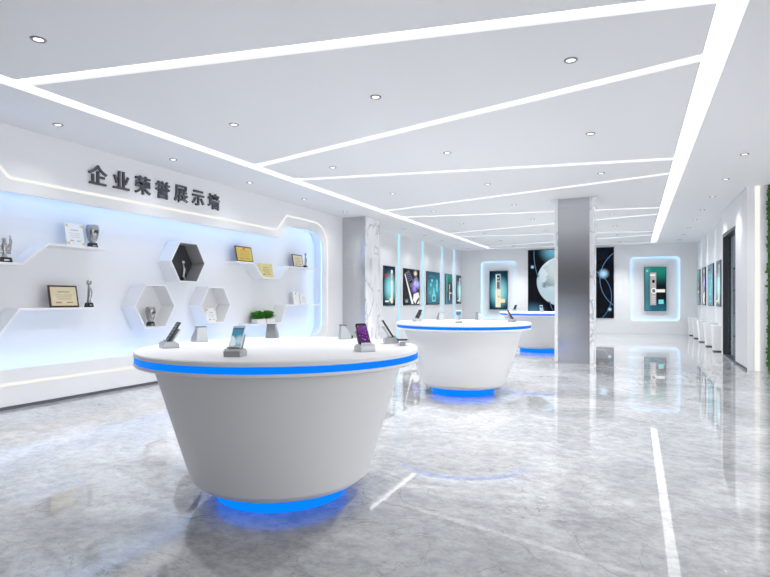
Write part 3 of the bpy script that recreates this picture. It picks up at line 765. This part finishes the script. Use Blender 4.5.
poster('L', 13.85, 14.65, ZP0, ZP1, XL2, 'teal', 'teal glow poster with white lock and red mark, first past the left column', side_lock, group=PG)
poster('L', 15.30, 16.65, ZP0, ZP1, XL2, 'burst', 'black poster of phones with purple burst on the left wall', phones, group=PG)
poster('L', 17.32, 18.67, ZP0, ZP1, XL2, 'circuit', 'teal circuit pattern poster, middle one on the left wall', icons, group=PG)
poster('L', 19.33, 20.16, ZP0, ZP1, XL2, 'green', 'dark green and black poster, fourth on the left wall', dark_lock, group=PG)
poster('L', 20.74, 21.36, ZP0, ZP1, XL2, 'teal', 'teal glow poster nearest the far corner on the left wall', side_lock, group=PG)
poster('R', 15.60, 16.375, 1.05, 2.215, XR, 'teal', 'teal glow poster beside the glass door on the right wall', side_lock, group=PG)
poster('R', 17.03, 18.20, 1.05, 2.215, XR, 'circuit', 'teal circuit poster, second from the glass door', icons, group=PG)
poster('R', 18.86, 19.76, 1.05, 2.215, XR, 'burst', 'black phone poster with purple burst, third from the glass door', phones, group=PG)
poster('R', 20.34, 21.25, 1.05, 2.215, XR, 'green', 'dark green poster in the far corner of the right wall', dark_lock, group=PG)
YN = YF + .08
poster('F', -5.288, -4.561, .821, 2.36, YN - .06, 'teal', 'teal poster of a cream smart lock in the far wall left glowing niche', lock_cream, group='lock posters on the far wall')
poster('F', .302, 1.007, .818, 2.38, YN - .06, 'green', 'green poster of a silver smart lock in the far wall right glowing niche', lock_silver, group='lock posters on the far wall')
poster('F', -3.773, -.69, .535, 3.137, YF, 'space', 'large dark screen showing the globe and blue light arcs, behind the steel column', None, name='display_screen', cat='screen', bd=.02)
for nn, lab in ((nichL, 'pale blue glowing edge light around the left far wall niche'), (nichR, 'pale blue glowing edge light around the right far wall niche')):
    o = MB().ring(offset(nn, .026), offset(nn, .033), YF + .018, YN + .006, 'Y').build('niche_edge_light', M['halo'])
    tag(o, lab, 'led strip', 'edge lights of the far wall niches')

# vertical LED lines
LG = 'vertical blue light lines'
for y, w, lab in ((14.98, .17, 'vertical pale blue light line on the left wall, nearest the left column'), (16.99, .13, 'vertical pale blue light line on the left wall between phone and circuit posters'),
                  (19.0, .13, 'vertical pale blue light line on the left wall between circuit and dark green posters'), (20.45, .14, 'vertical pale blue light line on the left wall nearest the far corner')):
    o = MB().box((XL2 + .003, y, H / 2 - .002), (.006, w, H - .01)).build('light_line', M['skyline']); tag(o, lab, 'light line', LG)
for y, lab in ((16.72, 'vertical pale blue light line on the right wall, nearest the glass door'), (18.53, 'vertical pale blue light line on the right wall, second from the glass door'), (20.05, 'vertical pale blue light line on the right wall, nearest the far corner')):
    o = MB().box((XR - .003, y, H / 2 - .002), (.006, .07, H - .01)).build('light_line', M['faintline']); tag(o, lab, 'light line', LG)
o = MB().box((1.915, 11.147, H / 2 - .002), (.075, .006, H - .01)).build('light_line', M['cream'])
tag(o, 'vertical warm white light line on the white pier left of the green plant wall', 'light line')

# pedestals along the right wall
PL = ['white tapered pedestal with black foot nearest the glass door', 'white tapered pedestal, second from the glass door', 'white tapered pedestal, third from the glass door', 'white tapered pedestal, fourth from the glass door', 'white tapered pedestal nearest the far wall']
def rsq(h_, r): return rrect(-h_, -h_, h_, h_, r, 5)
def make_ped():
    t = bpy.data.objects.new('pedestal', None); COL.objects.link(t)
    lo, hi = rsq(.112, .05), rsq(.155, .06); n = len(lo)
    MB().add([(x, y, .03) for x, y in lo] + [(x, y, .62) for x, y in hi], [tuple(range(n))[::-1], tuple(range(n, 2 * n))] + [(i, (i + 1) % n, n + (i + 1) % n, n + i) for i in range(n)]).build('pedestal_body', M['gloss_white'], t, smooth=True)
    MB().prism(rsq(.108, .048), .0005, .03, 'Z').build('pedestal_foot', M['black'], t)
    return t
pp = None
for y, lab in zip((14.93, 16.42, 18.0, 19.55, 21.12), PL):
    if pp is None: pp = make_ped(); q = pp
    else: q = copy_tree(pp)
    q.location = (1.79, y, 0); tag(q, lab, 'pedestal', 'white pedestals along the right wall')

# green plant wall right of the pier
gw = thing('green_wall', 'wall of small green leaves right of the white pier', 'plant wall', (3.556, 11.149, 0))
MB().box((0, -.012, H / 2), (2.98, .024, H - .012)).build('backing_panel', M['soil'], gw)
b = MB(); rnd = random.Random(11)
for i in range(5200):
    x = -1.49 + 2.98 * rnd.random(); z = .02 + (H - .06) * rnd.random()
    if i < 2600: x = -1.485 + .8 * rnd.random()
    if i < 500: x = -1.485 + .06 * rnd.random()
    l = rnd.uniform(.04, .085); a = rnd.uniform(0, 2 * PI)
    d = Vector((math.cos(a), -rnd.uniform(.3, 1.), math.sin(a) - .25)).normalized(); sd = d.cross(Vector((rnd.uniform(-.3, .3), 1, rnd.uniform(-.3, .3)))).normalized() * l * .3
    p = Vector((x, -.026, z)); m_ = p + d * l * .55; tp = p + d * l
    if p.x < -1.485: continue
    b.add([p, m_ - sd, tp, m_ + sd], [(0, 1, 2), (0, 2, 3)])
lv = b.build('leaves', M['leaf2'], gw); lv['kind'] = 'stuff'

# ------------------------------------------------------------------ world, camera, view
w = bpy.data.worlds.new('world'); S.world = w; w.use_nodes = True
w.node_tree.nodes['Background'].inputs['Color'].default_value = (.95, .97, 1, 1)
w.node_tree.nodes['Background'].inputs['Strength'].default_value = 1.8
cd = bpy.data.cameras.new('camera'); cam = bpy.data.objects.new('camera', cd); COL.objects.link(cam)
cam.location = (0, 0, 1.24); cam.rotation_euler = (PI / 2, 0, .432)
cd.sensor_fit = 'HORIZONTAL'; cd.sensor_width = 36; cd.lens = 541.84 / 770 * 36; cd.shift_y = 10.5 / 770
cd.clip_start = .02
S.camera = cam
S.view_settings.view_transform = 'Standard'; S.view_settings.look = 'None'; S.view_settings.gamma = 1; S.view_settings.exposure = 0.24
try: S.view_settings.use_curve_mapping = False
except Exception: pass
S.cycles.max_bounces = 10; S.cycles.diffuse_bounces = 6; S.cycles.use_denoising = True
S.cycles.sample_clamp_indirect = 6
